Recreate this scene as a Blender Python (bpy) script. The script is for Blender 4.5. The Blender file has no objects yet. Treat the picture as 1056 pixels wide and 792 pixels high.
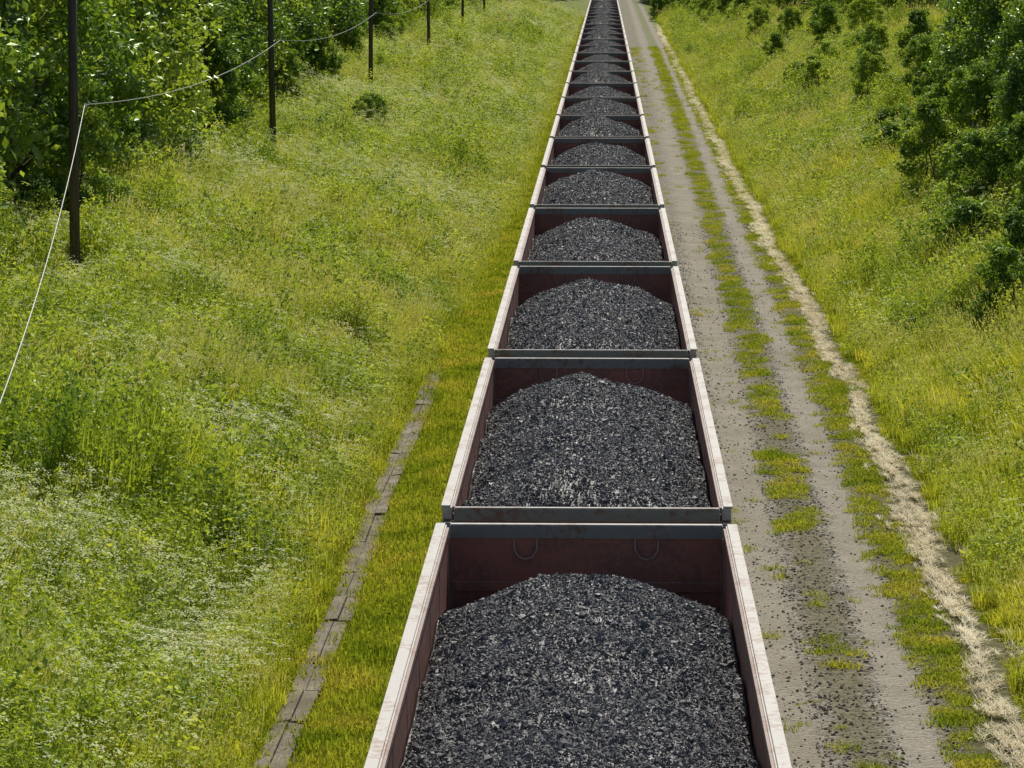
import bpy, bmesh, math, numpy as np
from mathutils import Vector, Matrix, Euler
rng = np.random.default_rng(7)
scene = bpy.context.scene
COL = scene.collection

# ------------------------------------------------------------------ utils
def new_mesh(name, V, F=None, tris=None, quads=None, mats=(), smooth=False, midx=None, attrs=None):
    me = bpy.data.meshes.new(name)
    if F is not None:
        me.from_pydata([tuple(v) for v in V], [], F)
    else:
        V = np.asarray(V, dtype=np.float32)
        s = 0
        parts = []
        if quads is not None and len(quads):
            parts.append((np.asarray(quads, dtype=np.int32), 4))
        if tris is not None and len(tris):
            parts.append((np.asarray(tris, dtype=np.int32), 3))
        L = np.concatenate([p.ravel() for p, n in parts])
        st = []; tt = []
        for p, n in parts:
            st.append(s + np.arange(len(p)) * n); tt.append(np.full(len(p), n)); s += len(p) * n
        st = np.concatenate(st).astype(np.int32); tt = np.concatenate(tt).astype(np.int32)
        me.vertices.add(len(V)); me.vertices.foreach_set('co', V.ravel())
        me.loops.add(len(L)); me.loops.foreach_set('vertex_index', L)
        me.polygons.add(len(st)); me.polygons.foreach_set('loop_start', st); me.polygons.foreach_set('loop_total', tt)
        me.update(calc_edges=True)
    for m in mats: me.materials.append(m)
    if midx is not None: me.polygons.foreach_set('material_index', np.asarray(midx, dtype=np.int32))
    me.polygons.foreach_set('use_smooth', np.full(len(me.polygons), smooth, dtype=bool))
    if attrs:
        for k, a in attrs.items():
            at = me.attributes.new(k, 'FLOAT', 'POINT'); at.data.foreach_set('value', np.asarray(a, dtype=np.float32))
    me.update()
    return me

def add_obj(name, me, parent=None, loc=None, link=True):
    ob = bpy.data.objects.new(name, me)
    if link: COL.objects.link(ob)
    if parent is not None: ob.parent = parent
    if loc is not None: ob.location = loc
    return ob

class MB:
    def __init__(s): s.V = []; s.F = []; s.M = []
    def box(s, x0, x1, y0, y1, z0, z1, m=0):
        b = len(s.V)
        s.V += [(x0,y0,z0),(x1,y0,z0),(x1,y1,z0),(x0,y1,z0),(x0,y0,z1),(x1,y0,z1),(x1,y1,z1),(x0,y1,z1)]
        for f in [(0,3,2,1),(4,5,6,7),(0,1,5,4),(1,2,6,5),(2,3,7,6),(3,0,4,7)]:
            s.F.append(tuple(b+i for i in f)); s.M.append(m)
    def tube(s, p0, p1, r0, r1, n=8, m=0, cap=True):
        p0 = Vector(p0); p1 = Vector(p1); d = (p1-p0).normalized()
        a = d.orthogonal().normalized(); c = d.cross(a); b = len(s.V)
        for p, r in ((p0,r0),(p1,r1)):
            for i in range(n):
                t = 2*math.pi*i/n
                s.V.append(tuple(p + a*(r*math.cos(t)) + c*(r*math.sin(t))))
        for i in range(n):
            j=(i+1)%n
            s.F.append((b+i,b+j,b+n+j,b+n+i)); s.M.append(m)
        if cap:
            s.F.append(tuple(b+i for i in reversed(range(n)))); s.M.append(m)
            s.F.append(tuple(b+n+i for i in range(n))); s.M.append(m)
    def mesh(s, name, mats, bevel=0.0, smooth=False):
        me = new_mesh(name, s.V, F=s.F, mats=mats, midx=s.M, smooth=smooth)
        if bevel > 0:
            bm = bmesh.new(); bm.from_mesh(me)
            bmesh.ops.bevel(bm, geom=list(bm.edges), offset=bevel, segments=1, affect='EDGES', clamp_overlap=True)
            bm.to_mesh(me); bm.free()
        return me

def vnoise(x, y, s, seed=0):
    r = np.random.default_rng(1000+seed); T = r.random((256,256))
    x = np.asarray(x)/s + 1000.3; y = np.asarray(y)/s + 1000.7
    xi = np.floor(x).astype(int); yi = np.floor(y).astype(int)
    fx = x-xi; fy = y-yi; fx = fx*fx*(3-2*fx); fy = fy*fy*(3-2*fy)
    g = lambda a,b: T[a%256, b%256]
    return (g(xi,yi)*(1-fx)+g(xi+1,yi)*fx)*(1-fy) + (g(xi,yi+1)*(1-fx)+g(xi+1,yi+1)*fx)*fy

# ------------------------------------------------------------------ layout functions
RC_Y = [0,45,61,74,95,133,218,322,600,3000]
RC_X = [2.95,3.22,3.42,3.57,3.72,3.98,4.40,4.75,5.2,5.2]
def road_c(y): return np.interp(y, RC_Y, RC_X)
ST_X = [4.9,5.13,5.4,5.5,5.5,5.5,5.8,6.2,6.8,6.8]
def straw_c(y): return np.interp(y, RC_Y, ST_X) + 0.3*(vnoise(y, y*0, 7, 5)-0.5)+.16*(vnoise(y,y*0,1.7,6)-.5)
def hgt(x, y):
    x = np.asarray(x, float); y = np.asarray(y, float)
    l = np.interp(-x, [4.3,5,8,12.6,16,25,60,2000],[0,.12,.85,1.75,2.45,3.9,5.0,5.0])
    r = np.interp(x-0.25*np.clip((y-60)/150,0,3), [6.2,7,10,14,22,40,2000],[0,.15,1.45,3.2,5.3,6.3,6.3])
    m = np.clip((-x-4.3)/2,0,1) + np.clip((x-6.2)/2,0,1)
    n = (vnoise(x,y,11,1)-.5)*.7 + (vnoise(x,y,4.2,2)-.5)*.50 + (vnoise(x,y,1.8,3)-.5)*.24
    n2 = (vnoise(x,y,1.1,4)-.5)*.04
    u = x-road_c(y)
    rut = -0.05*np.exp(-((u-.75)/.28)**2) - 0.04*np.exp(-((u+.8)/.35)**2)
    return l + r + n*m + n2*(1-np.clip(m,0,1)) + rut

# ------------------------------------------------------------------ material helpers
def mat(name):
    m = bpy.data.materials.new(name); m.use_nodes = True
    nt = m.node_tree; nt.nodes.clear()
    return m, nt
def N(nt, t, **kw):
    n = nt.nodes.new(t)
    for k, v in kw.items(): setattr(n, k, v)
    return n
def ramp(nt, fac, stops, interp='LINEAR'):
    r = N(nt,'ShaderNodeValToRGB'); r.color_ramp.interpolation = interp
    e = r.color_ramp.elements
    while len(e) < len(stops): e.new(0.5)
    for i,(p,c) in enumerate(stops):
        e[i].position = p; e[i].color = (*c,1) if len(c)==3 else c
    nt.links.new(fac, r.inputs[0]); return r.outputs[0]
def noise(nt, vec, scale, detail=3, rough=.55):
    n = N(nt,'ShaderNodeTexNoise'); n.inputs['Scale'].default_value = scale
    n.inputs['Detail'].default_value = detail; n.inputs['Roughness'].default_value = rough
    if vec is not None: nt.links.new(vec, n.inputs['Vector'])
    return n.outputs['Fac']
def mixc(nt, fac, a, b, mode='MIX'):
    m = N(nt,'ShaderNodeMix', data_type='RGBA', blend_type=mode)
    if isinstance(fac,(int,float)): m.inputs[0].default_value = fac
    else: nt.links.new(fac, m.inputs[0])
    for i,v in ((6,a),(7,b)):
        if isinstance(v, tuple): m.inputs[i].default_value = (*v,1) if len(v)==3 else v
        else: nt.links.new(v, m.inputs[i])
    return m.outputs[2]
def math_(nt, op, a, b=None, clamp=False):
    m = N(nt,'ShaderNodeMath', operation=op, use_clamp=clamp)
    for i,v in ((0,a),(1,b)):
        if v is None: continue
        if isinstance(v,(int,float)): m.inputs[i].default_value = v
        else: nt.links.new(v, m.inputs[i])
    return m.outputs[0]
def principled(nt, col, rough=.6, spec=.5, metal=0., bump=None, bstr=.5, bdist=.02):
    p = N(nt,'ShaderNodeBsdfPrincipled')
    if isinstance(col, tuple): p.inputs['Base Color'].default_value = (*col,1)
    else: nt.links.new(col, p.inputs['Base Color'])
    if isinstance(rough,(int,float)): p.inputs['Roughness'].default_value = rough
    else: nt.links.new(rough, p.inputs['Roughness'])
    p.inputs['Specular IOR Level'].default_value = spec
    p.inputs['Metallic'].default_value = metal
    if bump is not None:
        b = N(nt,'ShaderNodeBump'); b.inputs['Strength'].default_value = bstr; b.inputs['Distance'].default_value = bdist
        nt.links.new(bump, b.inputs['Height']); nt.links.new(b.outputs[0], p.inputs['Normal'])
    return p
def out(nt, sh):
    o = N(nt,'ShaderNodeOutputMaterial'); nt.links.new(sh, o.inputs['Surface'])

def leaf_mat(name, c1, c2, c3, trans=0.4, patch=0.12, spec=0., tint=False, rough=.5, detail=2):
    m, nt = mat(name)
    geo = N(nt,'ShaderNodeNewGeometry'); oi = N(nt,'ShaderNodeObjectInfo')
    n = noise(nt, geo.outputs['Position'], patch, detail)
    f = math_(nt,'ADD', math_(nt,'MULTIPLY', math_(nt,'SUBTRACT', oi.outputs['Random'],.5), .18 if not tint else .38), math_(nt,'ADD', math_(nt,'MULTIPLY', math_(nt,'SUBTRACT', n, .5),1.6), .52))
    if tint:
        a = N(nt,'ShaderNodeAttribute', attribute_name='tint')
        f = math_(nt,'ADD', f, math_(nt,'MULTIPLY', math_(nt,'SUBTRACT', a.outputs['Fac'], .5), .7))
    c = ramp(nt, f, [(.22,c1),(.52,c2),(.85,c3)])
    p = N(nt,'ShaderNodeBsdfDiffuse'); nt.links.new(c,p.inputs[0])
    t = N(nt,'ShaderNodeBsdfTranslucent')
    tc = mixc(nt, 1.0, c, (1.35,1.3,.6), 'MULTIPLY'); nt.links.new(tc, t.inputs[0])
    mx = N(nt,'ShaderNodeMixShader'); mx.inputs[0].default_value = trans
    nt.links.new(p.outputs[0], mx.inputs[1]); nt.links.new(t.outputs[0], mx.inputs[2])
    sh = mx.outputs[0]
    if spec>0:
        g = N(nt,'ShaderNodeBsdfGlossy'); g.inputs['Roughness'].default_value=rough; g.inputs[0].default_value=(.85,.95,.7,1)
        m2 = N(nt,'ShaderNodeMixShader'); m2.inputs[0].default_value=spec; nt.links.new(sh,m2.inputs[1]); nt.links.new(g.outputs[0],m2.inputs[2]); sh=m2.outputs[0]
    out(nt, sh); return m

M_grass = leaf_mat('meadow_grass_blade', (.24,.31,.036),(.41,.46,.058),(.58,.56,.115), .46, patch=.4)
M_weed  = leaf_mat('weed_leaf', (.13,.22,.030),(.30,.39,.050),(.50,.55,.095), .46, patch=.5, spec=.03)
M_short = leaf_mat('short_grass_blade', (.19,.26,.028),(.33,.38,.047),(.48,.44,.095), .4, patch=.7)
M_seed  = leaf_mat('grass_seed_head', (.50,.50,.22),(.62,.60,.29),(.72,.67,.37), .3)
M_white = leaf_mat('umbel_flower', (.60,.64,.38),(.68,.71,.47),(.76,.78,.58), .3)
M_pink  = leaf_mat('pink_petal', (.40,.10,.30),(.45,.15,.35),(.5,.2,.4), .3)
M_tree  = leaf_mat('tree_leaf', (.060,.135,.022),(.155,.26,.038),(.34,.44,.068), .46, patch=.12, spec=.06, tint=True, rough=.40)
M_shrub = leaf_mat('shrub_leaf', (.10,.19,.030),(.21,.32,.045),(.37,.47,.080), .46, patch=.2, spec=.045, tint=True)
M_straw = leaf_mat('dry_straw', (.58,.51,.38),(.74,.67,.52),(.86,.80,.66), .2)

m, nt = mat('bark'); tc = N(nt,'ShaderNodeTexCoord')
n = noise(nt, tc.outputs['Object'], 6, 4)
out(nt, principled(nt, ramp(nt,n,[(.3,(.05,.04,.03)),(.7,(.16,.14,.115))]), .85, .2, bump=n).outputs[0]); M_bark = m

m, nt = mat('creosoted_wood'); tc = N(nt,'ShaderNodeTexCoord')
mp = N(nt,'ShaderNodeMapping'); mp.inputs['Scale'].default_value = (14,14,.7); nt.links.new(tc.outputs['Object'], mp.inputs[0])
n = noise(nt, mp.outputs[0], 2, 4)
out(nt, principled(nt, ramp(nt,n,[(.3,(.05,.042,.036)),(.7,(.15,.125,.105))]), .8, .2, bump=n).outputs[0]); M_pole = m

m, nt = mat('porcelain'); out(nt, principled(nt,(.7,.7,.68),.25).outputs[0]); M_porc = m
m, nt = mat('wire_metal'); out(nt, principled(nt,(.40,.41,.40),.5,.5,.2).outputs[0]); M_wire = m

# coal
m, nt = mat('coal'); tc = N(nt,'ShaderNodeTexCoord')
n = noise(nt, tc.outputs['Object'], 26, 3); n2 = noise(nt, tc.outputs['Object'], 1.2, 3)
n3 = noise(nt, tc.outputs['Object'], 90, 2)
c = ramp(nt, n, [(.25,(.068,.067,.070)),(.55,(.112,.112,.117)),(.8,(.19,.189,.197))])
c = mixc(nt, math_(nt,'MULTIPLY',n2,.6), c, (.142,.137,.136))
p = principled(nt, c, ramp(nt,n,[(.32,(.38,)*3),(.55,(.64,)*3)]), .42, bump=n3, bstr=.6, bdist=.006)
out(nt, p.outputs[0]); M_coal = m

def paint(name, a, b, rust, rough=.5, rustamt=.6, scale=1.5):
    m, nt = mat(name); tc = N(nt,'ShaderNodeTexCoord'); oi = N(nt,'ShaderNodeObjectInfo')
    off = N(nt,'ShaderNodeVectorMath', operation='ADD'); nt.links.new(tc.outputs['Object'], off.inputs[0])
    cmb = N(nt,'ShaderNodeCombineXYZ'); nt.links.new(math_(nt,'MULTIPLY',oi.outputs['Random'],80), cmb.inputs[0]); nt.links.new(cmb.outputs[0], off.inputs[1])
    v = off.outputs[0]
    n1 = noise(nt, v, scale, 5, .65); n2 = noise(nt, v, scale*9, 4, .7)
    c = ramp(nt, oi.outputs['Random'], [(0,a),(1,b)])
    c = mixc(nt, ramp(nt, n1, [(.25,(.35,)*3),(.75,(0,)*3)]), c, (a[0]*.5,a[1]*.48,a[2]*.46))
    mk = math_(nt,'MULTIPLY', math_(nt,'ADD',n1,math_(nt,'MULTIPLY',n2,.8)), .55)
    mk = ramp(nt, mk, [(1-rustamt*.95,(0,)*3),(1-rustamt*.95+.09,(1,)*3)])
    c = mixc(nt, mk, c, rust)
    out(nt, principled(nt, c, rough, .4, bump=n2, bstr=.25, bdist=.01).outputs[0]); return m
M_rim  = paint('worn_rim_paint', (.56,.52,.47),(.51,.49,.45),(.34,.25,.195), .45, .54)
M_beam = paint('grey_green_beam_paint', (.17,.20,.18),(.24,.22,.20),(.16,.09,.06), .5, .52)
M_in   = paint('maroon_lining', (.36,.125,.092),(.38,.145,.10),(.21,.09,.065), .6, .6)
M_out  = paint('oxide_body_paint', (.34,.21,.175),(.32,.22,.185),(.20,.11,.08), .6, .55)
M_under= paint('dark_running_gear', (.04,.038,.036),(.05,.045,.04),(.07,.045,.03), .7, .5)
m, nt = mat('polished_steel'); out(nt, principled(nt,(.5,.48,.46),.3,.5,.9).outputs[0]); M_steel = m

# ------------------------------------------------------------------ ground material
m, nt = mat('ground_earth_gravel')
geo = N(nt,'ShaderNodeNewGeometry'); P = geo.outputs['Position']
ua = N(nt,'ShaderNodeAttribute', attribute_name='road_u').outputs['Fac']
sep = N(nt,'ShaderNodeSeparateXYZ'); nt.links.new(P, sep.inputs[0])
nA = noise(nt, P, 1.1, 5, .65); nB = noise(nt, P, .35, 3); nC = noise(nt, P, 14, 4, .7)
wob = math_(nt,'ADD', math_(nt,'MULTIPLY', math_(nt,'SUBTRACT', nA,.5), 1.3), math_(nt,'MULTIPLY', math_(nt,'SUBTRACT', nC,.5), .7))
u = math_(nt,'ADD', ua, math_(nt,'MULTIPLY', wob, .6))
pu = math_(nt,'DIVIDE', math_(nt,'ADD', u, 3.), 6.)
k=lambda v:(v+3)/6
gm = ramp(nt, pu, [(k(-2.7),(.9,)*3),(k(-.42),(1,)*3),(k(-.15),(.35,)*3),(k(.22),(.35,)*3),(k(.42),(1,)*3),(k(1.0),(1,)*3),(k(1.28),(0,)*3)])
lm = math_(nt,'GREATER_THAN', math_(nt,'ADD', sep.outputs[0], math_(nt,'MULTIPLY',wob,.4)), -2.25)
gm = math_(nt,'MULTIPLY', gm, lm)
bal = math_(nt,'LESS_THAN', math_(nt,'ADD', sep.outputs[0], wob), 1.9)
rutm = ramp(nt, pu, [(k(-1.5),(0,)*3),(k(-1.1),(1,)*3),(k(-.6),(1,)*3),(k(-.35),(0,)*3),(k(.4),(0,)*3),(k(.55),(1,)*3),(k(.95),(1,)*3),(k(1.15),(0,)*3)])
vor = N(nt,'ShaderNodeTexVoronoi'); vor.inputs['Scale'].default_value = 20; nt.links.new(P, vor.inputs['Vector'])
vor2 = N(nt,'ShaderNodeTexVoronoi'); vor2.inputs['Scale'].default_value = 50; nt.links.new(P, vor2.inputs['Vector'])
sepc = N(nt,'ShaderNodeSeparateColor'); nt.links.new(vor.outputs['Color'], sepc.inputs[0])
sepd = N(nt,'ShaderNodeSeparateColor'); nt.links.new(vor2.outputs['Color'], sepd.inputs[0])
stone = ramp(nt, sepc.outputs[0], [(0,(.07,.063,.052)),(.5,(.175,.157,.128)),(1,(.38,.35,.295))])
fine = ramp(nt, math_(nt,'ADD',math_(nt,'MULTIPLY',sepd.outputs[0],.35),math_(nt,'MULTIPLY',nA,.65)), [(.2,(.18,.158,.124)),(.85,(.41,.37,.30))])
gcol = mixc(nt, math_(nt,'MULTIPLY',rutm,.85), stone, fine)
gcol = mixc(nt, math_(nt,'MULTIPLY',bal,.5), gcol, (.085,.076,.066))
gcol = mixc(nt, ramp(nt, nB, [(.45,(0,)*3),(.66,(.4,)*3)]), gcol, (.16,.138,.09))
soil = ramp(nt, nC, [(.3,(.045,.045,.018)),(.7,(.14,.135,.045))])
soil = mixc(nt, ramp(nt,nB,[(.4,(0,)*3),(.7,(.5,)*3)]), soil, (.17,.14,.07))
farf = N(nt,'ShaderNodeMapRange'); farf.inputs[1].default_value=180; farf.inputs[2].default_value=330; nt.links.new(sep.outputs[1],farf.inputs[0])
soil = mixc(nt, farf.outputs[0], soil, ramp(nt, nA, [(.3,(.09,.13,.022)),(.7,(.19,.22,.045))]))
c = mixc(nt, gm, soil, gcol)
hb = math_(nt,'ADD', math_(nt,'MULTIPLY', vor.outputs['Distance'], -1.), math_(nt,'MULTIPLY', nC, .6))
out(nt, principled(nt, c, .9, .2, bump=hb, bstr=.8, bdist=.04).outputs[0]); M_ground = m

# ------------------------------------------------------------------ terrain
def axis(segs):
    a = []
    for s,e,d in segs: a += list(np.arange(s,e,d))
    a.append(segs[-1][1]); return np.array(a)
def grid(name, xs, ys, zoff=0.0, fx=None):
    X, Y = np.meshgrid(xs, ys)
    if fx is not None: X = fx(X, Y)
    Z = hgt(X, Y) + zoff
    V = np.stack([X,Y,Z],-1).reshape(-1,3)
    nx, ny = len(xs), len(ys)
    i = np.arange(nx-1)[None,:] + np.arange(ny-1)[:,None]*nx
    Q = np.stack([i,i+1,i+nx+1,i+nx],-1).reshape(-1,4)
    U = (X-road_c(Y)).ravel()
    return new_mesh(name, V, quads=Q, mats=[M_ground], smooth=True, attrs={'road_u':U})
xs = axis([(-2000,-100,100),(-100,-30,5),(-30,-16,.6),(-16,16,.3),(16,30,.6),(30,100,5),(100,2000,100)])
ys = axis([(-200,0,10),(0,30,1),(30,120,.4),(120,300,1.2),(300,700,5),(700,5000,100)])
add_obj('ground', grid('ground', xs, ys))
add_obj('dirt_road', grid('dirt_road', np.arange(-1.7,1.75,.1), axis([(0,30,1),(30,120,.3),(120,300,1.),(300,1500,5)]), .006, lambda X,Y: X+road_c(Y)))

# ------------------------------------------------------------------ railway track
TX = -0.18
b = MB()
pr = [(-2.15,0.02),(-1.6,.24),(1.6,.24),(2.15,0.02)]
y0,y1=-60,900
for (xa,za),(xb,zb) in zip(pr[:-1],pr[1:]):
    i=len(b.V); b.V += [(TX+xa,y0,za),(TX+xb,y0,zb),(TX+xb,y1,zb),(TX+xa,y1,za)]; b.F.append((i,i+1,i+2,i+3)); b.M.append(0)
for s in (-1,1):
    x=TX+s*.79
    b.box(x-.07,x+.07,y0,y1,.25,.265,1); b.box(x-.01,x+.01,y0,y1,.265,.36,1); b.box(x-.036,x+.036,y0,y1,.36,.40,1)
y=-20
while y<420:
    b.box(TX-1.35,TX+1.35,y,y+.25,.10,.252,2); y+=.6
m, nt = mat('sleeper_concrete'); out(nt, principled(nt,(.22,.21,.19),.85).outputs[0]); M_slp=m
m, nt = mat('ballast'); geo=N(nt,'ShaderNodeNewGeometry'); vor=N(nt,'ShaderNodeTexVoronoi'); vor.inputs['Scale'].default_value=18
nt.links.new(geo.outputs['Position'],vor.inputs['Vector']); s_=N(nt,'ShaderNodeSeparateColor'); nt.links.new(vor.outputs['Color'],s_.inputs[0])
out(nt, principled(nt, ramp(nt,s_.outputs[0],[(0,(.05,.045,.04)),(1,(.20,.18,.155))]),.9,.2,bump=vor.outputs['Distance'],bstr=.8,bdist=.04).outputs[0]); M_bal=m
add_obj('railway_track', b.mesh('railway_track',[M_bal,M_steel,M_slp]))

# ------------------------------------------------------------------ wagons
RIM = 3.95; LEN = 12.85; PITCH = 13.92
def wagon_body():
    b = MB(); W=1.535
    R,B,IN,OUT,U = 0,1,2,3,4
    for s in (-1,1):
        f=lambda a,c:(min(s*a,s*c),max(s*a,s*c))
        b.box(*f(1.405,1.417),.03,LEN-.03,1.25,3.86,IN)
        b.box(*f(1.420,1.432),.03,LEN-.03,1.25,3.80,OUT)
        b.box(*f(1.425,W-.012),0,LEN,3.803,RIM-.022,R)
        b.box(*f(1.440,W+.004),.01,LEN-.01,RIM-.021,RIM,R)
        b.box(*f(1.398,1.424),.11,LEN-.11,3.862,RIM-.03,OUT)
        b.box(*f(1.434,W),0,LEN,1.08,1.26,OUT)
        for i in range(8):
            y=.08+i*(LEN-.3)/7; b.box(*f(1.434,W-.01),y,y+.15,1.262,3.798,OUT)
            b.box(*f(1.400,1.4045),y+.05,y+.09,1.3,3.859,IN)
        for i in range(7):
            y=.25+i*(LEN-.3)/7
            for zz in (2.05,2.75,3.35): b.box(*f(1.434,1.467),y,y+1.60,zz,zz+.12,OUT)
        for i in range(5): b.box(*f(W+.006,W+.024),1.2+i*2.5,1.26+i*2.5,3.62,3.86,B)
    for (ya,yb,sg) in ((0,.03,-1),(LEN-.03,LEN,1)):
        b.box(-1.383,1.383,ya+.002,yb-.002,1.25,3.80,IN)
        yy=(-.015,-.002) if sg<0 else (LEN+.002,LEN+.015)
        b.box(-1.43,1.43,*yy,1.2,3.79,OUT)
        yt=(-.10,.06) if sg<0 else (LEN-.05,LEN+.10)
        b.box(-1.395,1.395,*yt,3.802,3.93,B)
        yc=(-.096,-.050) if sg<0 else (LEN-.047,LEN+.03)
        b.box(-1.39,1.39,*yc,3.932,3.945,R)
        yr=(-.13,-.017) if sg<0 else (LEN+.017,LEN+.13)
        for zz in (1.9,2.5,3.15,3.5): b.box(-1.42,1.42,*yr,zz,zz+.14,B)
        for xx in (-1.53,-.5,.42,1.43): b.box(xx,xx+.10,yr[0]-.0,yr[1]-.02,1.1,1.88,B)
        for xx in (-1.53,1.43): b.box(xx,xx+.10,*yr,1.89,3.79,B)
        for j in range(6):
            z=1.2+j*.4; yl=yr[0]-.06 if sg<0 else yr[1]+.06
            b.tube((.85,yl,z),(1.3,yl,z),.012,.012,6,U)
        for xx in (.85,1.3): b.tube((xx,yl,1.0),(xx,yl,3.4),.014,.014,6,U)
        b.box(-1.45,1.45,*((-.10,.35) if sg<0 else (LEN-.35,LEN+.10)),.98,1.19,U)
    yy=LEN-.035
    for xc in (-.62,.62):
        pts=[(xc-.12,yy,3.80),(xc-.115,yy-.02,3.68),(xc-.07,yy-.03,3.61),(xc,yy-.03,3.585),(xc+.07,yy-.03,3.61),(xc+.115,yy-.02,3.68),(xc+.12,yy,3.80)]
        for p,q in zip(pts[:-1],pts[1:]): b.tube(p,q,.012,.012,6,IN)
    for zz in (3.25,2.6): b.box(-1.38,1.38,LEN-.06,LEN-.032,zz,zz+.10,IN)
    b.box(-1.39,1.39,.04,LEN-.04,1.2,1.245,U)
    b.box(-.2,.2,-.2,LEN+.2,.85,1.18,U)
    for i in range(6):
        y=1.4+i*2.0; b.box(-1.42,1.42,y,y+.12,1.0,1.195,U)
    for i in range(7):
        for s in (-1,1):
            x0=s*.3; x1=s*1.35; y=.6+i*1.72
            if 1<=i<=5: b.box(min(x0,x1),max(x0,x1),y,y+1.3,.93,.97,U)
    return b.mesh('wagon_body',[M_rim,M_beam,M_in,M_out,M_under],bevel=.007)
def bogie():
    b=MB()
    for ya in (-.925,.925):
        b.tube((-.85,ya,.875),(.85,ya,.875),.07,.07,10,0)
        for s in (-1,1):
            x=s*.79
            b.tube((x-.065,ya,.875),(x+.065,ya,.875),.475,.475,28,0); b.tube((x+s*.066-.015,ya,.875),(x+s*.066+.015,ya,.875),.30,.2,20,0)
            b.box(s*1.02-.09,s*1.02+.09,ya-.14,ya+.14,.75,1.0,0)
    for s in (-1,1):
        x=s*1.02
        b.box(x-.07,x+.07,-1.05,1.05,.98,1.07,0); b.box(x-.07,x+.07,-.5,.5,.52,.62,0)
        for q in (-1,1):
            b.tube((x,q*.85,1.0),(x,q*.42,.58),.07,.07,6,0); b.box(x-.06,x+.06,q*.3-.05,q*.3+.05,.62,.98,0)
        for q in (-.13,.13): b.tube((x,q,.62),(x,q,.84),.09,.09,10,0)
    b.box(-1.0,1.0,-.2,.2,.70,.86,0)
    return b.mesh('bogie',[M_under])
def coupler():
    b=MB()
    b.box(-.09,.09,-.46,0,.88,1.08,0); b.box(-.20,.15,-.53,-.38,.84,1.12,0); b.box(.10,.22,-.60,-.40,.86,1.1,0)
    b.tube((-.35,0,.9),(-.35,-.4,.6),.03,.03,6,0); b.tube((-.35,-.4,.6),(-.35,-.53,.75),.03,.03,6,0)
    return b.mesh('coupler',[M_under])
def coal_load(seed):
    r=np.random.default_rng(seed)
    w=1.383; y0,y1=.06,LEN-.07
    pk = -.02+.08*r.random(); ph=r.random()*6; sk=(r.random()-.5)*.25
    far=2.8+.9*r.random(); near=1.6+.5*r.random()
    def h(x,y):
        xx=np.abs(x/w+sk*(1-np.abs(x/w)))
        e = np.minimum(np.clip((y1-y)/far,0,1), np.clip((y-y0+.5)/near,0,1))
        e = 1-(1-e)**1.9
        dome = pk - .46*xx**1.9
        z = dome*e + (-1.25)*(1-e)
        z += .24*(vnoise(x,y,1.3,seed)-.5) + .05*np.sin(y*1.05+ph)*(1-.5*xx) + .10*(vnoise(x,y,.45,seed+9)-.5)
        return RIM+z
    xs=np.linspace(-w,w,70); ys=np.linspace(y0,y1,300)
    X,Y=np.meshgrid(xs,ys); Z=h(X,Y)+.03*(vnoise(X,Y,.06,seed+3)-.5)-.012
    V=np.stack([X,Y,Z],-1).reshape(-1,3); nx=70
    i=np.arange(nx-1)[None,:]+np.arange(299)[:,None]*nx
    Q=np.stack([i,i+1,i+nx+1,i+nx],-1).reshape(-1,4)
    n=62000
    cx=r.uniform(-w+.02,w-.02,n); cy=r.uniform(y0+.03,y1-.03,n); s=.0075+.0115*r.random(n)**2.2+ (r.random(n)<.035)*.024*r.random(n)
    cz=h(cx,cy)+s*.3
    O=np.array([[1,0,0],[-1,0,0],[0,1,0],[0,-1,0],[0,0,1],[0,0,-1]],float)
    P=O[None]*(.65+.7*r.random((n,6,1)))+ (r.random((n,6,3))-.5)*.7
    P[:,:,1]*=(.8+.5*r.random(n))[:,None]
    a=r.random(n)*6.28; t=(r.random(n)-.5)*2.0
    ct,st=np.cos(t)[:,None],np.sin(t)[:,None]; y_=P[:,:,1]*ct-P[:,:,2]*st; z_=P[:,:,1]*st+P[:,:,2]*ct
    ca,sa=np.cos(a)[:,None],np.sin(a)[:,None]; x2=P[:,:,0]*ca-y_*sa; y2=P[:,:,0]*sa+y_*ca
    C=np.stack([x2,y2,z_],-1)*s[:,None,None]+np.stack([cx,cy,cz],-1)[:,None,:]
    T=np.array([[0,2,4],[2,1,4],[1,3,4],[3,0,4],[2,0,5],[1,2,5],[3,1,5],[0,3,5]])
    tr=(T[None]+6*np.arange(n)[:,None,None]).reshape(-1,3)+len(V)
    return new_mesh('coal_load', np.concatenate([V,C.reshape(-1,3)]), tris=tr, quads=Q, mats=[M_coal])
WB=wagon_body(); BG=bogie(); CP=coupler(); CL=[coal_load(s) for s in (11,12,13,14)]
order=[0,1,2,3,1,0,3,2]
for kx in range(-2,40):
    e=bpy.data.objects.new('coal_wagon',None); COL.objects.link(e); e.location=(TX,34.85+PITCH*kx,0)
    add_obj('wagon_body',WB,e); add_obj('coal_load',CL[order[(kx+2)%8]],e)
    for yy in (2.1,LEN-2.1): add_obj('bogie',BG,e,(0,yy,0))
    add_obj('coupler_near',CP,e,(0,-.1,0)); c_=add_obj('coupler_far',CP,e,(0,LEN+.1,0)); c_.rotation_euler=(0,0,math.pi)

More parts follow.
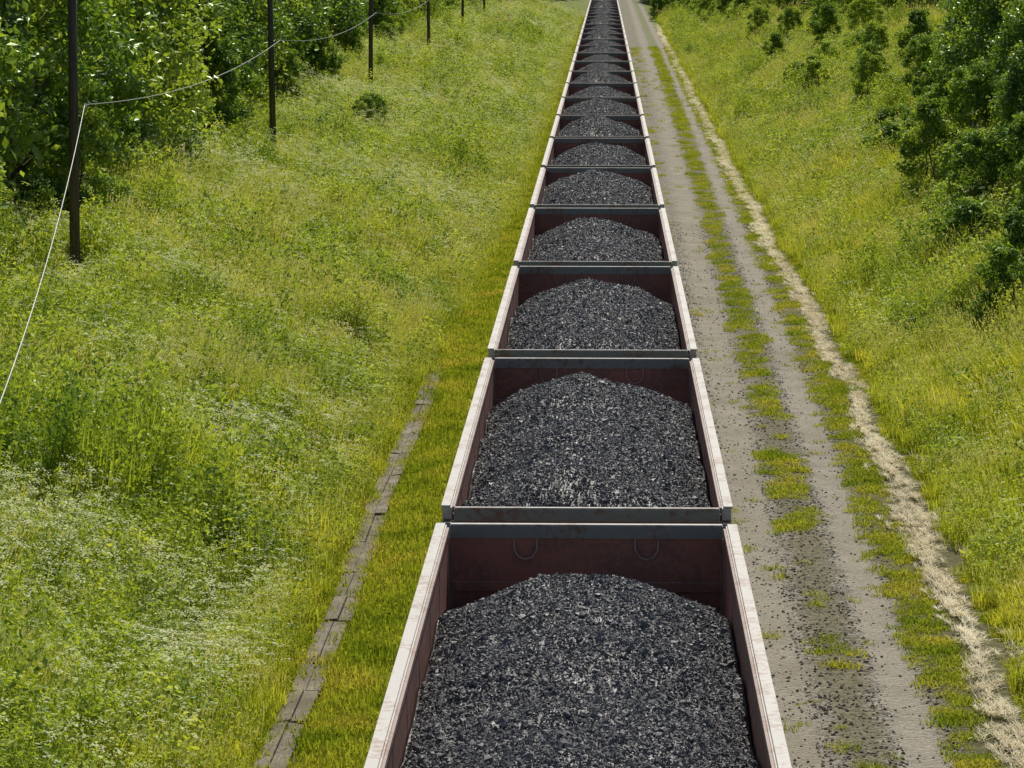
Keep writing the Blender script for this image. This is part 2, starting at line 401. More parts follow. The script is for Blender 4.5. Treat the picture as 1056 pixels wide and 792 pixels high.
# ------------------------------------------------------------------ plank walkway
m, nt = mat('weathered_plank'); geo=N(nt,'ShaderNodeNewGeometry')
n1=noise(nt,geo.outputs['Position'],2.2,5,.75); mp=N(nt,'ShaderNodeMapping'); mp.inputs['Scale'].default_value=(30,3,3); nt.links.new(geo.outputs['Position'],mp.inputs[0])
n2=noise(nt,mp.outputs[0],2.,4,.6); n3=noise(nt,geo.outputs['Position'],1.1,3,.6)
c=ramp(nt,math_(nt,'ADD',math_(nt,'MULTIPLY',n1,.65),math_(nt,'MULTIPLY',n2,.35)),[(.32,(.055,.045,.033)),(.5,(.19,.16,.12)),(.68,(.35,.31,.25))])
c=mixc(nt,ramp(nt,n3,[(.50,(0,)*3),(.64,(.65,)*3)]),c,(.08,.07,.035))
out(nt,principled(nt,c,.9,.2,bump=n2,bstr=.5).outputs[0]); M_plank=m
b=MB(); y=26.
r=np.random.default_rng(3)
while y<77:
    L=1.6+1.6*r.random(); gap=.02+.06*r.random(); j=(r.random(4)-.5)*.05; z=.08+.03*r.random()
    for (xa,xb) in ((-.20,-.005),(.005,.20)):
        if r.random()<.06: continue
        xc=-3.93+.05*math.sin(y*.3)+j[0]; i=len(b.V); tilt=(r.random()-.5)*.035; dz=(r.random()-.5)*.035
        for zz in (z-.06+dz,z+dz):
            b.V += [(xc+xa,y,zz-tilt),(xc+xb,y,zz+tilt),(xc+xb+j[1],y+L-.02,zz+tilt),(xc+xa+j[1],y+L-.02,zz-tilt)]
        for f in [(0,3,2,1),(4,5,6,7),(0,1,5,4),(1,2,6,5),(2,3,7,6),(3,0,4,7)]: b.F.append(tuple(i+q for q in f)); b.M.append(0)
    y+=L+gap
add_obj('plank_walkway', b.mesh('plank_walkway',[M_plank],bevel=.008))

# ------------------------------------------------------------------ utility poles and wire
PY=[79,127,180,240,296,350,405,462]
attach=[]
for i,py in enumerate(PY):
    px=-12.6
    gz=float(hgt(px,py))
    e=bpy.data.objects.new('wooden_utility_pole',None); COL.objects.link(e); e.location=(px,py,gz-.3); e.rotation_euler=(0.005,(-.012 if i%2 else .008),0)
    b=MB(); b.tube((0,0,0),(0,0,9.0),.13,.095,14)
    add_obj('pole_shaft', b.mesh('pole_shaft',[M_pole],smooth=True), e)
    b=MB(); zt=6.1-gz+.3+.2*(i>0)
    b.tube((.08,0,zt-.18),(.27,0,zt-.14),.012,.012,6,0); b.tube((.27,0,zt-.14),(.27,0,zt-.05),.012,.012,6,0)
    b.tube((.27,0,zt-.07),(.27,0,zt-.02),.045,.05,10,1); b.tube((.27,0,zt-.02),(.27,0,zt+.04),.035,.028,10,1)
    for zz,sx in ((8.0,-1),(8.0,1),(8.4,-1),(8.4,1)):
        b.tube((sx*.08,0,zz-.05),(sx*.24,0,zz),.012,.012,6,0); b.tube((sx*.24,0,zz),(sx*.24,0,zz+.13),.05,.035,10,1)
    add_obj('insulators', b.mesh('insulators',[M_wire,M_porc]), e)
    attach.append(Vector((px+.30,py,6.1+.2*(i>0))))
b=MB()
def catenary(p,q,sag,n=26):
    pr=None
    for i in range(n+1):
        t=i/n; c=p.lerp(q,t); c.z-=sag*4*t*(1-t)
        if pr is not None: b.tube(pr,c,.009,.009,5,0,cap=False)
        pr=c
for p,q in zip(attach[:-1],attach[1:]): catenary(p,q,.5)
catenary(Vector((-7.3,38,3.75)),attach[0],.55)
add_obj('overhead_wire', b.mesh('overhead_wire',[M_wire]))
b=MB(); b.tube((0,0,0),(0,0,3.4),.1,.09,12); o=add_obj('wire_support_post', b.mesh('wire_support_post',[M_pole],smooth=True)); o.location=(-7.35,37.9,float(hgt(-7.35,37.9))-.1)

# ------------------------------------------------------------------ trees and shrubs
def frames_rand(r,n):
    v=r.normal(size=(n,3)); v/=np.linalg.norm(v,axis=1)[:,None]; return v
def leaves_mesh(r, cen, crad, per, size, flat=.85, up=.3):
    K=len(cen); n=K*per
    ci=np.repeat(np.arange(K),per)
    d=frames_rand(r,n); d[:,2]=d[:,2]*.95+.05
    rad=(r.random(n)**.4)*(.7+.6*r.random(n))
    pos=cen[ci]+d*rad[:,None]*crad[ci][:,None]*np.array([1,1,flat])
    nrm=d*.7+frames_rand(r,n)*.7+np.array([0,0,up]); nrm/=np.linalg.norm(nrm,axis=1)[:,None]
    a=np.cross(nrm,frames_rand(r,n)); a/=np.linalg.norm(a,axis=1)[:,None]+1e-9
    c=np.cross(nrm,a)
    s=size*(.6+.8*r.random(n))[:,None]
    V=np.stack([pos-a*s, pos+c*s*.6+nrm*s*.12, pos+a*s, pos-c*s*.6+nrm*s*.12],1).reshape(-1,3)
    Q=np.arange(n*4).reshape(-1,4)
    tint=np.repeat(np.clip(r.random(K),0,1)[ci]*.75+.25*r.random(n),4)
    return V,Q,tint
def make_tree(name, seed, H, R, base, K, per, size, mleaf, crad=(.6,1.15), trunk=.16, stems=1):
    r=np.random.default_rng(seed); b=MB()
    t=r.random(K)**.85; z=base+(H-base)*t
    prof=np.sin(np.pi*np.clip(.12+.88*t,0,1)**.85)**.6
    prof=R*(.35+.65*prof)*(1-.25*t)
    ang=r.random(K)*2*math.pi
    lobes=.78+.34*vnoise(ang*1.3,z,1.1,seed)*1.3
    rr=prof*lobes*np.sqrt(.12+.88*r.random(K))
    cen=np.stack([rr*np.cos(ang),rr*np.sin(ang),z],1)
    cr=r.uniform(*crad,K)*(1-.3*t)
    for s in range(stems):
        p=Vector((r.uniform(-.2,.2)*(stems>1),r.uniform(-.2,.2)*(stems>1),-.2)); tr=trunk
        tp=[p]
        for j in range(7):
            q=p+Vector((r.uniform(-.14,.14),r.uniform(-.14,.14),(H*.92)/7)); b.tube(p,q,tr,tr*.82,7,1,cap=False); p=q; tr*=.82; tp.append(p)
        for q in range(s, K, stems*2):
            c=Vector(cen[q]); zz=max(.1,c.z-.25*H*r.random()-.4*rr[q]); f=min(max((zz+.2)/(H*.92),0),.98)*7
            a=tp[int(f)].lerp(tp[min(int(f)+1,7)],f-int(f)); mid=a.lerp(c,.5)+Vector((0,0,.12*rr[q])); w=trunk*.28*(1-.6*t[q])
            b.tube(a,mid,w,w*.65,5,1,cap=False); b.tube(mid,c,w*.65,w*.2,5,1,cap=False)
    V,Q,tint=leaves_mesh(r,cen,cr,per,size)
    BV=np.array(b.V); BF=np.array([f for f in b.F if len(f)==4])
    allV=np.concatenate([V,BV]); allQ=np.concatenate([Q,BF+len(V)])
    mi=np.concatenate([np.zeros(len(Q)),np.ones(len(BF))])
    return new_mesh(name, allV, quads=allQ, mats=[mleaf,M_bark], midx=mi, attrs={'tint':np.concatenate([tint,np.zeros(len(BV))])})
TREES=[make_tree('deciduous_tree',s,H,R,bs,K,135,.105,M_tree) for s,H,R,bs,K in ((1,11.5,2.8,.7,125),(2,12.5,3.1,1.1,135),(3,10.5,2.6,.4,115),(4,13,3.0,1.5,130),(5,9.5,3.1,.3,120))]
SHRUBS=[make_tree('shrub',s,H,R,.15,K,120,.06,M_shrub,crad=(.25,.5),trunk=.04,stems=4) for s,H,R,K in ((21,2.3,1.1,44),(22,3.1,1.3,62),(23,1.6,1.2,36),(24,3.8,1.5,82))]
def place(name, me, x, y, s=1.0, rz=None, sz=None, sink=.1):
    o=add_obj(name,me); o.location=(x,y,float(hgt(x,y))-sink); o.rotation_euler=(0,0,rng.random()*6.28 if rz is None else rz)
    o.scale=(s,s,s*(sz or 1)); return o
def tl_x(y): return -np.interp(y,[60,90,130,180,260,380,470,620],[16.2,16.4,16.8,18.2,18.6,17.2,13.0,8.0])
y=70.
while y<235:
    place('deciduous_tree',TREES[rng.integers(5)],float(tl_x(y))+rng.uniform(-1.2,.9),y,rng.uniform(.85,1.2)); y+=rng.uniform(3.4,5.2)
for x,yy,s,t in ((13.9,118,.75,0),(15.8,124,.85,2),(15.2,131,.8,4),(18.0,142,.95,1),(13.3,106,.55,2),(20.8,156,.95,0),(15.4,112,.85,4),(16.5,104,.9,1),(20.3,135,1,3),(23,168,1,2),(18.5,118,1,3),(14.7,99,.7,0),(13.7,92,.6,4),(14.0,125,.6,4),(12.4,99,.45,2),(17.2,150,.6,4),(21,180,.8,0)):
    place('deciduous_tree',TREES[t],x,yy,s)
for x,yy,t,s in ((10.6,110,1,1),(11.2,104,0,1.1),(11.9,118,3,.85),(10.1,93,2,1),(11.0,98,3,.8),(9.3,77,0,.85),(9.9,80,1,.7),(12.5,127,3,.8),(11.4,88,1,.9),(12.3,112,3,1),(11.9,94,1,1),(9.7,86,2,.8),(10.4,101,2,.9),
                 (10.3,180,3,.65),(10.9,174,0,1),(11.3,183,1,.7),(10.7,126,2,1),(11.3,131,2,1),(12.1,155,3,.7),(12.8,162,1,.9),(12.9,152,2,1),(8.4,166,2,.6),(13.6,145,3,.8),(13.8,210,1,1),(11.9,138,0,.8),(12.5,190,0,.8),(14.2,178,3,.8),(11.2,222,1,.8),(13.2,240,3,.8),(9.6,205,2,.7),(15.3,200,3,.9),(14.6,228,1,1),(12.0,262,3,.8),(15.6,168,1,1),(14.4,188,2,1.1),
                 (-10.2,146,3,.65),(-13.9,92,2,.9),(-14.4,100,1,.8),(-14.8,112,0,1),(-14.1,86,0,.6),(-14.6,152,3,.8),(-14.9,170,3,.8),(-15.3,200,3,.8),(-15,230,3,.7),(-8.9,170,2,.6),(-10.4,84,2,.4),(-10.7,140,2,.7)):
    place('shrub',SHRUBS[t],x,yy,s)

# ------------------------------------------------------------------ GN scatter
def scatter(name, src_me, pts, rot, scl):
    pts=np.asarray(pts,np.float32); n=len(pts)
    if n==0: return
    src=bpy.data.objects.new(name+'_unit', src_me)
    me=bpy.data.meshes.new(name); me.vertices.add(n); me.vertices.foreach_set('co',pts.ravel())
    a=me.attributes.new('rot','FLOAT_VECTOR','POINT'); a.data.foreach_set('vector',np.asarray(rot,np.float32).ravel())
    a=me.attributes.new('scl','FLOAT_VECTOR','POINT'); a.data.foreach_set('vector',np.asarray(scl,np.float32).ravel())
    ob=add_obj(name,me)
    ng=bpy.data.node_groups.new(name,'GeometryNodeTree')
    ng.interface.new_socket('Geometry',in_out='INPUT',socket_type='NodeSocketGeometry'); ng.interface.new_socket('Geometry',in_out='OUTPUT',socket_type='NodeSocketGeometry')
    gi=ng.nodes.new('NodeGroupInput'); go=ng.nodes.new('NodeGroupOutput')
    oi=ng.nodes.new('GeometryNodeObjectInfo'); oi.inputs['Object'].default_value=src; oi.inputs['As Instance'].default_value=True
    ip=ng.nodes.new('GeometryNodeInstanceOnPoints')
    n1=ng.nodes.new('GeometryNodeInputNamedAttribute'); n1.data_type='FLOAT_VECTOR'; n1.inputs['Name'].default_value='rot'
    n2=ng.nodes.new('GeometryNodeInputNamedAttribute'); n2.data_type='FLOAT_VECTOR'; n2.inputs['Name'].default_value='scl'
    L=ng.links.new
    L(gi.outputs[0],ip.inputs['Points']); L(oi.outputs['Geometry'],ip.inputs['Instance']); L(n1.outputs['Attribute'],ip.inputs['Rotation']); L(n2.outputs['Attribute'],ip.inputs['Scale']); L(ip.outputs[0],go.inputs[0])
    md=ob.modifiers.new('scatter','NODES'); md.node_group=ng
    return ob
def ground_rots(x,y,r,frac=.8,spin=None,e=.6):
    hx=(hgt(x+e,y)-hgt(x-e,y))/(2*e)*frac; hy=(hgt(x,y+e)-hgt(x,y-e))/(2*e)*frac
    sp=r.random(len(x))*6.283 if spin is None else spin; R=[]
    for i in range(len(x)):
        n=Vector((-hx[i],-hy[i],1)).normalized()
        q=Vector((0,0,1)).rotation_difference(n).to_matrix() @ Matrix.Rotation(sp[i],3,'Z')
        R.append(tuple(q.to_euler()))
    return np.array(R).reshape(-1,3)
def blades(r,n,rad,h0,h1,w,bend,curl=1.0):
    a=r.random(n)*6.283; rr=rad*np.sqrt(r.random(n)); p=np.stack([rr*np.cos(a),rr*np.sin(a),np.zeros(n)-.03],1)
    h=h0+(h1-h0)*r.random(n); da=r.random(n)*6.283; lean=bend*(.3+r.random(n))*h
    d=np.stack([np.cos(da),np.sin(da),np.zeros(n)],1); s=np.stack([-np.sin(da),np.cos(da),np.zeros(n)],1)
    W=(w*(.7+.6*r.random(n)))[:,None]
    def at(t): return p+d*(lean*t**2)[:,None]+np.array([0,0,1.])*(h*t-(.35*lean*t**3*curl))[:,None]
    c0,c2,c3=at(0),at(.6),at(1.)
    V=np.stack([c0-s*W*.8,c0+s*W*.8,c2-s*W,c2+s*W,c3],1)
    base=5*np.arange(n)[:,None]
    return V.reshape(-1,3),base+np.array([[0,1,3,2]]),base+np.array([[2,3,4]]),c3
def assemble(name, parts, mats):
    VV=[];QQ=[];TT=[];mq=[];mt=[];o=0
    for V,Q,T,mi in parts:
        VV.append(V)
        if Q is not None and len(Q): QQ.append(np.asarray(Q)+o); mq.append(np.full(len(Q),mi))
        if T is not None and len(T): TT.append(np.asarray(T)+o); mt.append(np.full(len(T),mi))
        o+=len(V)
    return new_mesh(name,np.concatenate(VV),quads=np.concatenate(QQ) if QQ else None,tris=np.concatenate(TT) if TT else None,mats=mats,midx=np.concatenate(mq+mt))
def leafcloud(r,n,rad,z0,z1,size,up=.8,top=1.0):
    a=r.random(n)*6.283; rr=rad*np.sqrt(r.random(n)); z=z0+(z1-z0)*r.random(n)**(1/top)
    rr=rr*np.sqrt(np.clip(1.15-((z-z0)/(z1-z0))**2,0.05,1))
    cen=np.stack([rr*np.cos(a),rr*np.sin(a),z],1)
    nrm=frames_rand(r,n)*.7+np.array([0,0,up]); nrm/=np.linalg.norm(nrm,axis=1)[:,None]
    t=np.cross(nrm,frames_rand(r,n)); t/=np.linalg.norm(t,axis=1)[:,None]; c=np.cross(nrm,t); s=size*(.6+.8*r.random(n))[:,None]
    V=np.stack([cen-t*s,cen+c*s*.45,cen+t*s,cen-c*s*.45],1).reshape(-1,3)
    return V,np.arange(4*n).reshape(-1,4)
def k_grass(r):
    V,Q,T,_=blades(r,36,.22,.28,.68,.0075,.38); return [(V,Q,T,0)]
def k_seed(r):
    V,Q,T,_=blades(r,24,.22,.25,.55,.007,.38); V2,Q2,T2,tip=blades(r,10,.2,.6,1.0,.003,.25)
    n=len(tip); kk=3
    cen=np.repeat(tip,kk,0)-np.stack([np.zeros(n*kk),np.zeros(n*kk),np.tile(np.arange(kk)*.035,n)],1)+(r.random((n*kk,3))-.5)*.02
    s=.025; d=frames_rand(r,n*kk)*s*.5; u=np.array([0,0,s])
    V3=np.stack([cen-u,cen+d,cen+u,cen-d],1).reshape(-1,3)
    return [(V,Q,T,0),(V2,Q2,T2,0),(V3,np.arange(4*n*kk).reshape(-1,4),None,2)]
def k_weed(r):
    V,Q,T,_=blades(r,7,.2,.3,.7,.005,.2); hh=r.uniform(.4,.95); V2,Q2=leafcloud(r,70,.25,.05,hh,.033,top=1.6); return [(V,Q,T,1),(V2,Q2,None,1)]
def k_tallweed(r):
    hh=r.uniform(.8,1.4); V,Q,T,_=blades(r,8,.15,hh*.8,hh,.006,.12); V2,Q2=leafcloud(r,110,.22,.1,hh,.034,up=.5,top=1.3); return [(V,Q,T,1),(V2,Q2,None,1)]
def k_umbel(r):
    V,Q,T,tip=blades(r,6,.2,.6,1.1,.004,.2); V2,Q2=leafcloud(r,44,.25,.05,.55,.034,top=1.5)
    n=len(tip); kk=12
    off=r.normal(size=(n*kk,3))*np.array([.036,.036,.012]); cen=np.repeat(tip,kk,0)+off
    nr=frames_rand(r,n*kk)*.5+np.array([0,0,1]); t=np.cross(nr,frames_rand(r,n*kk)); t/=np.linalg.norm(t,axis=1)[:,None]; c=np.cross(nr,t); s=.0115
    V3=np.stack([cen-t*s,cen+c*s,cen+t*s,cen-c*s],1).reshape(-1,3)
    return [(V,Q,T,1),(V2,Q2,None,1),(V3,np.arange(4*n*kk).reshape(-1,4),None,3)]
def k_short(r):
    V,Q,T,_=blades(r,30,.17,.05,.16,.0065,.6); V2,Q2=leafcloud(r,12,.17,.01,.08,.022); return [(V,Q,T,0),(V2,Q2,None,0)]
def tile(name, seed, S, kinds, mats, sm=(.75,1.3)):
    r=np.random.default_rng(seed); parts=[]; kl=[fn for fn,c in kinds for _ in range(c)]
    n=len(kl); r.shuffle(kl); g=int(math.ceil(math.sqrt(n))); cells=r.permutation(g*g)[:n]
    for q,fn in enumerate(kl):
        cx=(cells[q]%g+r.random()*1.4-.2)/g-.5; cy=(cells[q]//g+r.random()*1.4-.2)/g-.5
        s=r.uniform(*sm)*(.72+.62*float(vnoise(np.array(cx*S),np.array(cy*S),.42,seed)))
        for V,Q,T,mi in fn(r): parts.append((V*s+np.array([cx*S,cy*S,0]),Q,T,mi))
    return assemble(name,parts,mats)
GM=[M_grass,M_weed,M_seed,M_white]
def sample(n, xa, xb, ya, yb, dens, seed):
    r=np.random.default_rng(seed); x=r.uniform(xa,xb,n); y=ya+(yb-ya)*r.random(n)
    ok=(x>-(.19*y+4))&(x<.135*y+4)&(r.random(n)<dens(x,y)); return x[ok],y[ok],r
def falloff(y,y0=60,p=1.2): return np.minimum(1,(y0/np.maximum(y,1))**p)
def left_edge(y): return -4.35+np.clip((y-68)/60,0,1)*1.1
def far_scale(y): return 1+np.clip((y-80)/260,0,1)*.9
def near_pole(x,y):
    m=np.zeros(np.shape(x),bool)
    for py in PY[:4]: m|=(np.abs(x+12.6+ (y-py)*0.02)<1.0)&(y>py-7)&(y<py+1.2)
    return m
# --- bank vegetation tiles
TS=1.5
KS=[('tall_grass',[(k_grass,42),(k_seed,10),(k_weed,4)]),
    ('seeding_grass',[(k_seed,38),(k_grass,10),(k_weed,8)]),
    ('leafy_weed',[(k_weed,42),(k_grass,8),(k_umbel,3),(k_tallweed,3)]),
    ('leafy_weed',[(k_tallweed,30),(k_weed,18),(k_grass,6)]),
    ('cow_parsley',[(k_umbel,32),(k_weed,16),(k_seed,6)]),
    ('tall_grass',[(k_grass,16),(k_seed,12),(k_weed,14),(k_umbel,10),(k_tallweed,5)])]
NV=2
TM=[[tile(nm,500+ki*10+v,TS,kk,GM,(.7,1.35)) for v in range(NV)] for ki,(nm,kk) in enumerate(KS)]
r=np.random.default_rng(91); px_=[];py_=[];fs_=[]
y=33.
while y<470:
    fs=float(far_scale(np.array(y))); st=TS*fs*.93
    for side in (-1,1):
        x=(left_edge(y)-.45-.5*st) if side<0 else float(straw_c(np.array(y)))+1.0+.5*st
        x+=side*r.random()*.15
        lim=min(.19*y+6,24) if side<0 else min(.135*y+6,22)
        while abs(x)<lim:
            px_.append(x+(r.random()-.5)*.3); py_.append(y+(r.random()-.5)*.4); fs_.append(fs); x+=side*st
    y+=st
X=np.array(px_);Y=np.array(py_);FS=np.array(fs_); n=len(X)
w=np.zeros((n,6))
nz=lambda s,sd:vnoise(X,Y,s,sd)*.6+vnoise(X,Y,s*.4,sd+50)*.4
w[:,0]=.45+1.5*(X>0)*(vnoise(X,Y,5,33)>.35); w[:,1]=np.clip((nz(6,40)-.42)*7,.1,3); w[:,2]=np.clip((nz(7,41)-.45)*7,.1,3); w[:,3]=np.clip((nz(5,42)-.53)*8,.03,3)*(np.abs(X)>6.3); w[:,4]=np.clip((nz(6,43)-.41)*7,.1,3)*np.where(X>0,.25,1.); w[:,5]=1.0
w*= .6+.8*r.random((n,6)); ch=np.argmax(w,axis=1)
hv=(.50+.85*vnoise(X,Y,2.6,77))*np.where(X>0,.85,1.)*np.where((X>-6.0)&(X<0),.8,1)*r.uniform(.8,1.2,n)
hv=np.where(near_pole(X,Y),.4,hv)
for ki,(nm,kk) in enumerate(KS):
    for v in range(NV):
        mk=(ch==ki)&((np.arange(n)*7919%5<3)==(v==0)); x=X[mk];yy=Y[mk];m_=mk.sum()
        s=FS[mk]*r.uniform(.98,1.1,m_); sp=r.integers(0,4,m_)*math.pi/2+r.uniform(-.15,.15,m_)
        scatter(nm,TM[ki][v],np.stack([x,yy,hgt(x,yy)-.03],1),ground_rots(x,yy,r,.95,sp,.8),np.stack([s,s,s*hv[mk]/FS[mk]**.6],1))
# --- individual taller plants standing out of the carpet
for v,(nm,fn,sc) in enumerate((('tall_leafy_weed',k_tallweed,(.9,1.4)),('tall_leafy_weed',k_tallweed,(1.0,1.6)),('cow_parsley',k_umbel,(1.0,1.4)),('nettle_clump',k_weed,(1.2,1.9)))):
    def dens(x,y):
        b_=((x<left_edge(y)-1.0)|(x>straw_c(y)+1.8)).astype(float)*(~near_pole(x,y))
        return b_*np.clip((vnoise(x,y,3.0,800+v)*.6+vnoise(x,y,1.1,820+v)*.4-.54)*7,0.015,1)*falloff(y,70,1.)*np.where((x>0)&(v==2),.2,1)
    x,y,r=sample(22000,-20,18,33,400,dens,810+v); s=r.uniform(*sc,len(x))*far_scale(y)**.7
    rr_=np.random.default_rng(830+v); parts=[]
    for q in range(3):
        o=rr_.normal(size=2)*.16
        for V,Q,T,mi in fn(rr_): parts.append((V*rr_.uniform(.7,1.1)+np.array([o[0],o[1],0]),Q,T,mi))
    scatter(nm,assemble(nm,parts,GM),np.stack([x,y,hgt(x,y)-.02],1),ground_rots(x,y,r,.3),np.stack([s*.9,s*.9,s*r.uniform(.7,1.05,len(x))],1))
# --- ragged borders with single tufts
def edge_band(x,y):
    dl=left_edge(y)-x-.0+.5*(vnoise(x,y,1.1,31)-.5); dr=x-(straw_c(y)+.55)+.5*(vnoise(x,y,1.5,32)-.5)
    return (((dl>-.08)&(dl<.75))|((dr>-.0)&(dr<.75))).astype(float)
for v in range(3):
    x,y,r=sample(26000,-5.6,8.2,33,300,lambda x,y:edge_band(x,y)*falloff(y,70,1.),640+v); s=r.uniform(.6,1.1,len(x))*far_scale(y)
    scatter('tall_grass',assemble('tall_grass',(k_grass,k_seed,k_weed)[v](np.random.default_rng(v)),GM),np.stack([x,y,hgt(x,y)-.02],1),ground_rots(x,y,r),np.stack([s,s,s*.85],1))
# --- short grass tiles
SMESH=[tile('short_grass',720+v,1.2,[(k_short,72)],[M_short],(.7,1.25)) for v in range(3)]
r=np.random.default_rng(17); L_=[[],[],[]]
y=33.
while y<470:
    st=1.1
    for xc,hs in ((-2.75+r.uniform(-.06,.06),2.1),(-3.15+r.uniform(-.1,.1) if y>75 else 99,1.8)):
        if xc<50: L_[r.integers(3)].append((xc,y+r.uniform(-.1,.1),1.,hs*r.uniform(.75,1.3)))
    c0=float(road_c(y))+1.55+.5; c1=float(straw_c(np.array(y)))-.15
    if c1-c0>-.2 and float(vnoise(np.array(c0),np.array(y),2.2,90))>.25: L_[r.integers(3)].append(((c0+c1)/2-.15,y,max(.55,min(1.,(c1-c0+.6)/1.2)),r.uniform(.7,1.2)))
    if y>60 or r.random()<.5: L_[r.integers(3)].append((c1+.9,y,.65,r.uniform(.9,1.5)))
    y+=st
for v in range(3):
    A=np.array(L_[v]); x,yy=A[:,0],A[:,1]
    scatter('short_grass',SMESH[v],np.stack([x,yy,hgt(x,yy)],1),ground_rots(x,yy,r,1.,r.integers(0,4,len(x))*math.pi/2,.5),np.stack([A[:,2],A[:,2]*1.02,A[:,3]],1))
    def dens(x,y):
        u=x-road_c(y); nz=vnoise(x,y,.9,92)*.5+vnoise(x,y,.3,91)*.5
        lf=((x<-1.9)&(x>left_edge(y)-.3)&(~((x<-2.3)&(x>-3.2)))).astype(float)
        pw=.22-.11*vnoise(x*0,y,3.1,88)-.12*np.clip((y-64)/12,0,1)+.03*np.sin(y*2.1)
        lf*=1-.94*((np.abs(x+3.92)<np.maximum(pw,.02))&(y<76))
        nearf=np.clip((y-50)/22,0.0,1)
        cs=(np.abs(u+.03+.40*(vnoise(x,y,1.6,93)-.5)+.15*(vnoise(x,y,.4,94)-.5))<.31)*np.clip((nz-.60+.24*nearf)*5,0,.85)
        rv=((u>1.0+.8*(nz-.5))&(u<1.7)).astype(float)*np.clip((nz-.36)*6,.05,1)
        sp=((u<-1.6)&(x>1.6))*.25*(nz>.62)+.03*(u>-2)*(u<1.2)*(nz>.58)
        return np.clip(lf+cs+rv+sp,0,1)*falloff(y,60,1.1)
    x,y,r2=sample(84000,-4.9,7.5,33,330,dens,200+v); s=r2.uniform(.5,1.2,len(x))*far_scale(y)
    hv2=np.where(x<-2,1.9,1.0)*(.6+.7*r2.random(len(x)))
    scatter('short_grass',assemble('short_grass',k_short(np.random.default_rng(v+5)),[M_short]),np.stack([x,y,hgt(x,y)],1),ground_rots(x,y,r2),np.stack([s,s,s*hv2],1))
# straw line
def T_straw(seed):
    r=np.random.default_rng(seed); V,Q,T,_=blades(r,20,.13,.04,.09,.007,3.4,curl=.05); return assemble('dry_straw',[(V,Q,T,0)],[M_straw])
for v in range(2):
    def dens(x,y):
        d=np.abs(x-straw_c(y)); nz=vnoise(x,y,.6,95)*.6+vnoise(x,y,.2,98)*.4
        a=np.exp(-(d/(.13+.14*vnoise(x*0,y,2.3,99)))**2)*np.clip((nz-.20)*4,0.05,1)
        d2=np.abs(x-straw_c(y)-.75-.4*(vnoise(x*0,y,2,94)-.5)); b_=np.exp(-(d2/.18)**2)*np.clip((vnoise(x,y,1.6,96)-.5)*6,0,.8)*(y<64)
        return (a+b_)*falloff(y,90,1.)
    x,y,r=sample(56000,4.3,8,33,420,dens,300+v); n=len(x); s=r.uniform(.6,1.2,n)*(1+np.clip((y-80)/260,0,1)*.5)
    rot=np.stack([(r.random(n)-.5)*.3,(r.random(n)-.5)*.3,r.random(n)*.5],1)
    scatter('dry_straw',T_straw(80+v),np.stack([x,y,hgt(x,y)+.07],1),rot,np.stack([s*.6,s*1.25,s*.9],1))
# gravel stones
r=np.random.default_rng(9)
bm=bmesh.new(); bmesh.ops.create_icosphere(bm,subdivisions=1,radius=1)
for v in bm.verts: v.co*= .75+.5*r.random(); v.co.z*=.7
sm=bpy.data.meshes.new('gravel'); bm.to_mesh(sm); bm.free()
m, nt = mat('gravel_stone'); oi=N(nt,'ShaderNodeObjectInfo'); out(nt,principled(nt,ramp(nt,oi.outputs['Random'],[(0,(.09,.08,.065)),(.7,(.25,.225,.185)),(1,(.48,.44,.38))]),.85,.3).outputs[0]); sm.materials.append(m)
def dens(x,y):
    u=x-road_c(y); a=np.where(np.abs(u-.75)<.25,.15,1.)*np.where(np.abs(u+.85)<.3,.3,1.); return a*(u<1.25)*(vnoise(x,y,.8,97)*.9+.15)*falloff(y,50,1.5)
x,y,r=sample(60000,1.3,5.2,33,120,dens,400)
n=len(x); s=(.009+.022*r.random(n)**2)
scatter('gravel',sm,np.stack([x,y,hgt(x,y)+.008],1),r.random((n,3))*6,np.stack([s,s,s],1))
# pink flowers
r=np.random.default_rng(12); n=60
V,Q,T,_=blades(r,8,.2,.5,.9,.006,.15); V2,Q2=leafcloud(r,60,.22,.55,.95,.03); pm=assemble('pink_wildflowers',[(V,Q,T,0),(V2,Q2,None,1)],[M_weed,M_pink])
x=-9.3+r.normal(size=n)*.8; y=325+r.normal(size=n)*7
scatter('pink_wildflowers',pm,np.stack([x,y,hgt(x,y)+.5],1),np.zeros((n,3)),np.ones((n,3))*1.3)
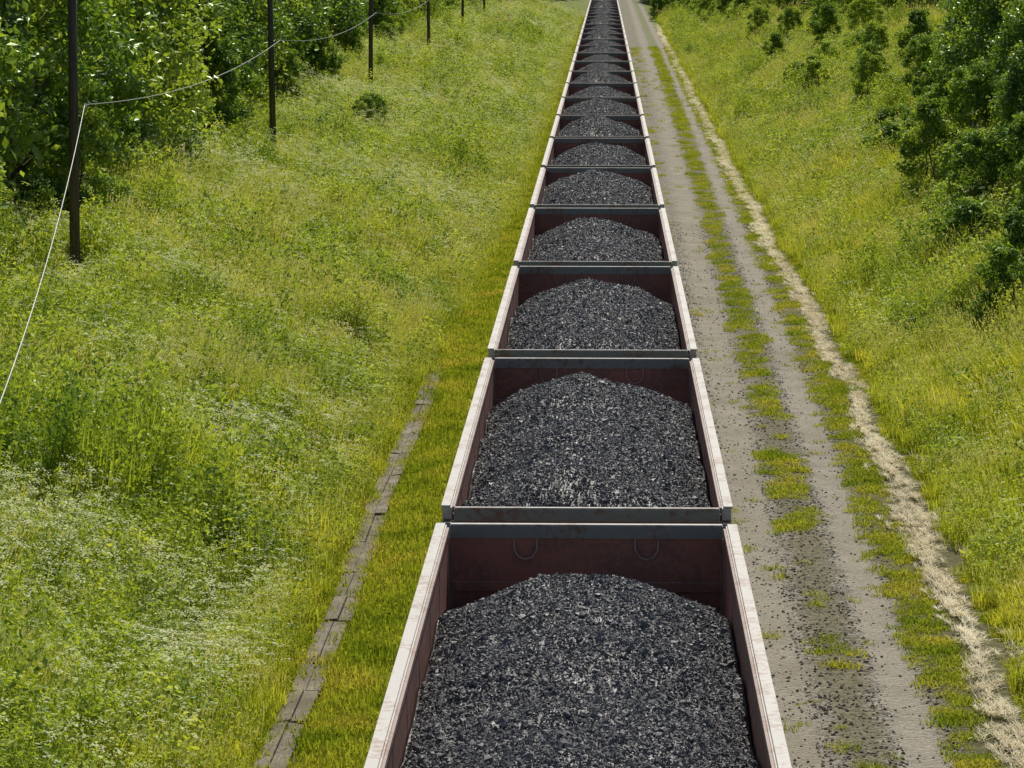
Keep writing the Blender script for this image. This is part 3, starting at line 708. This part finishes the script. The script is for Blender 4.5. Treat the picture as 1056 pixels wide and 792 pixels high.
# distant / background forest (mass)
r=np.random.default_rng(21)
RFY=[120,200,300,360,420,500,620]; RFX=[27,23.5,18.2,15.0,12.8,10.8,9.2]
for ti in range(5):
    P=[]
    for k_ in range(36):
        y=r.uniform(70,500); P.append((float(tl_x(y))-3.6-abs(r.normal())*2.6,y))
    for k_ in range(30):
        y=r.uniform(235,640); P.append((float(tl_x(y))+r.uniform(-2,.8),y))
    for k_ in range(36):
        y=r.uniform(130,640); xf=np.interp(y,RFY,RFX); P.append((xf+abs(r.normal())*2.,y))
    for k_ in range(9):
        P.append((r.uniform(-24,24),r.uniform(700,740)))
    P=np.array(P); n=len(P); s=r.uniform(.9,1.3,n)
    scatter('distant_forest',TREES[ti],np.column_stack([P,hgt(P[:,0],P[:,1])-.1]),np.column_stack([np.zeros((n,2)),r.random(n)*6.28]),np.column_stack([s,s,s]))
for ti in range(4):
    P=[]
    for k_ in range(34):
        y=r.uniform(68,330); P.append((float(tl_x(y))+1.4+r.normal()*.6,y))
    for k_ in range(28):
        y=r.uniform(150,480); P.append((np.interp(y,RFY,RFX)-2.2+r.normal()*1.4,y))
    for k_ in range(6):
        y=r.uniform(300,480); P.append((r.uniform(9.5,13),y))
    P=np.array(P); n=len(P); s=r.uniform(.6,1.15,n)
    scatter('forest_undergrowth',SHRUBS[ti],np.column_stack([P,hgt(P[:,0],P[:,1])-.1]),np.column_stack([np.zeros((n,2)),r.random(n)*6.28]),np.column_stack([s,s,s]))

# ------------------------------------------------------------------ light
w=bpy.data.worlds.new('World'); scene.world=w; w.use_nodes=True
bg=w.node_tree.nodes['Background']; sky=w.node_tree.nodes.new('ShaderNodeTexSky'); sky.sky_type='NISHITA'; sky.sun_disc=False
EL=math.radians(50); AZ=math.radians(6)
sky.sun_elevation=EL; sky.sun_rotation=AZ
w.node_tree.links.new(sky.outputs[0],bg.inputs[0]); bg.inputs[1].default_value=.072
sl=bpy.data.lights.new('sun','SUN'); sl.energy=5.0; sl.angle=math.radians(.5); sl.color=(1,.95,.84)
so=bpy.data.objects.new('sun',sl); COL.objects.link(so)
d=Vector((math.sin(AZ)*math.cos(EL),math.cos(AZ)*math.cos(EL),math.sin(EL)))
so.rotation_euler=d.to_track_quat('Z','Y').to_euler()

# ------------------------------------------------------------------ camera
cam=bpy.data.cameras.new('camera'); co=bpy.data.objects.new('camera',cam); COL.objects.link(co)
cam.sensor_width=36; cam.lens=36*3452/1056; cam.clip_end=8000; cam.clip_start=.5
co.location=(0,0,9.8)
pt=math.atan(451/3452); yw=math.atan(96/3452)
co.rotation_euler=(math.pi/2-pt,0,yw)
scene.camera=co
scene.view_settings.view_transform='Standard'; scene.view_settings.look='None'; scene.view_settings.exposure=0
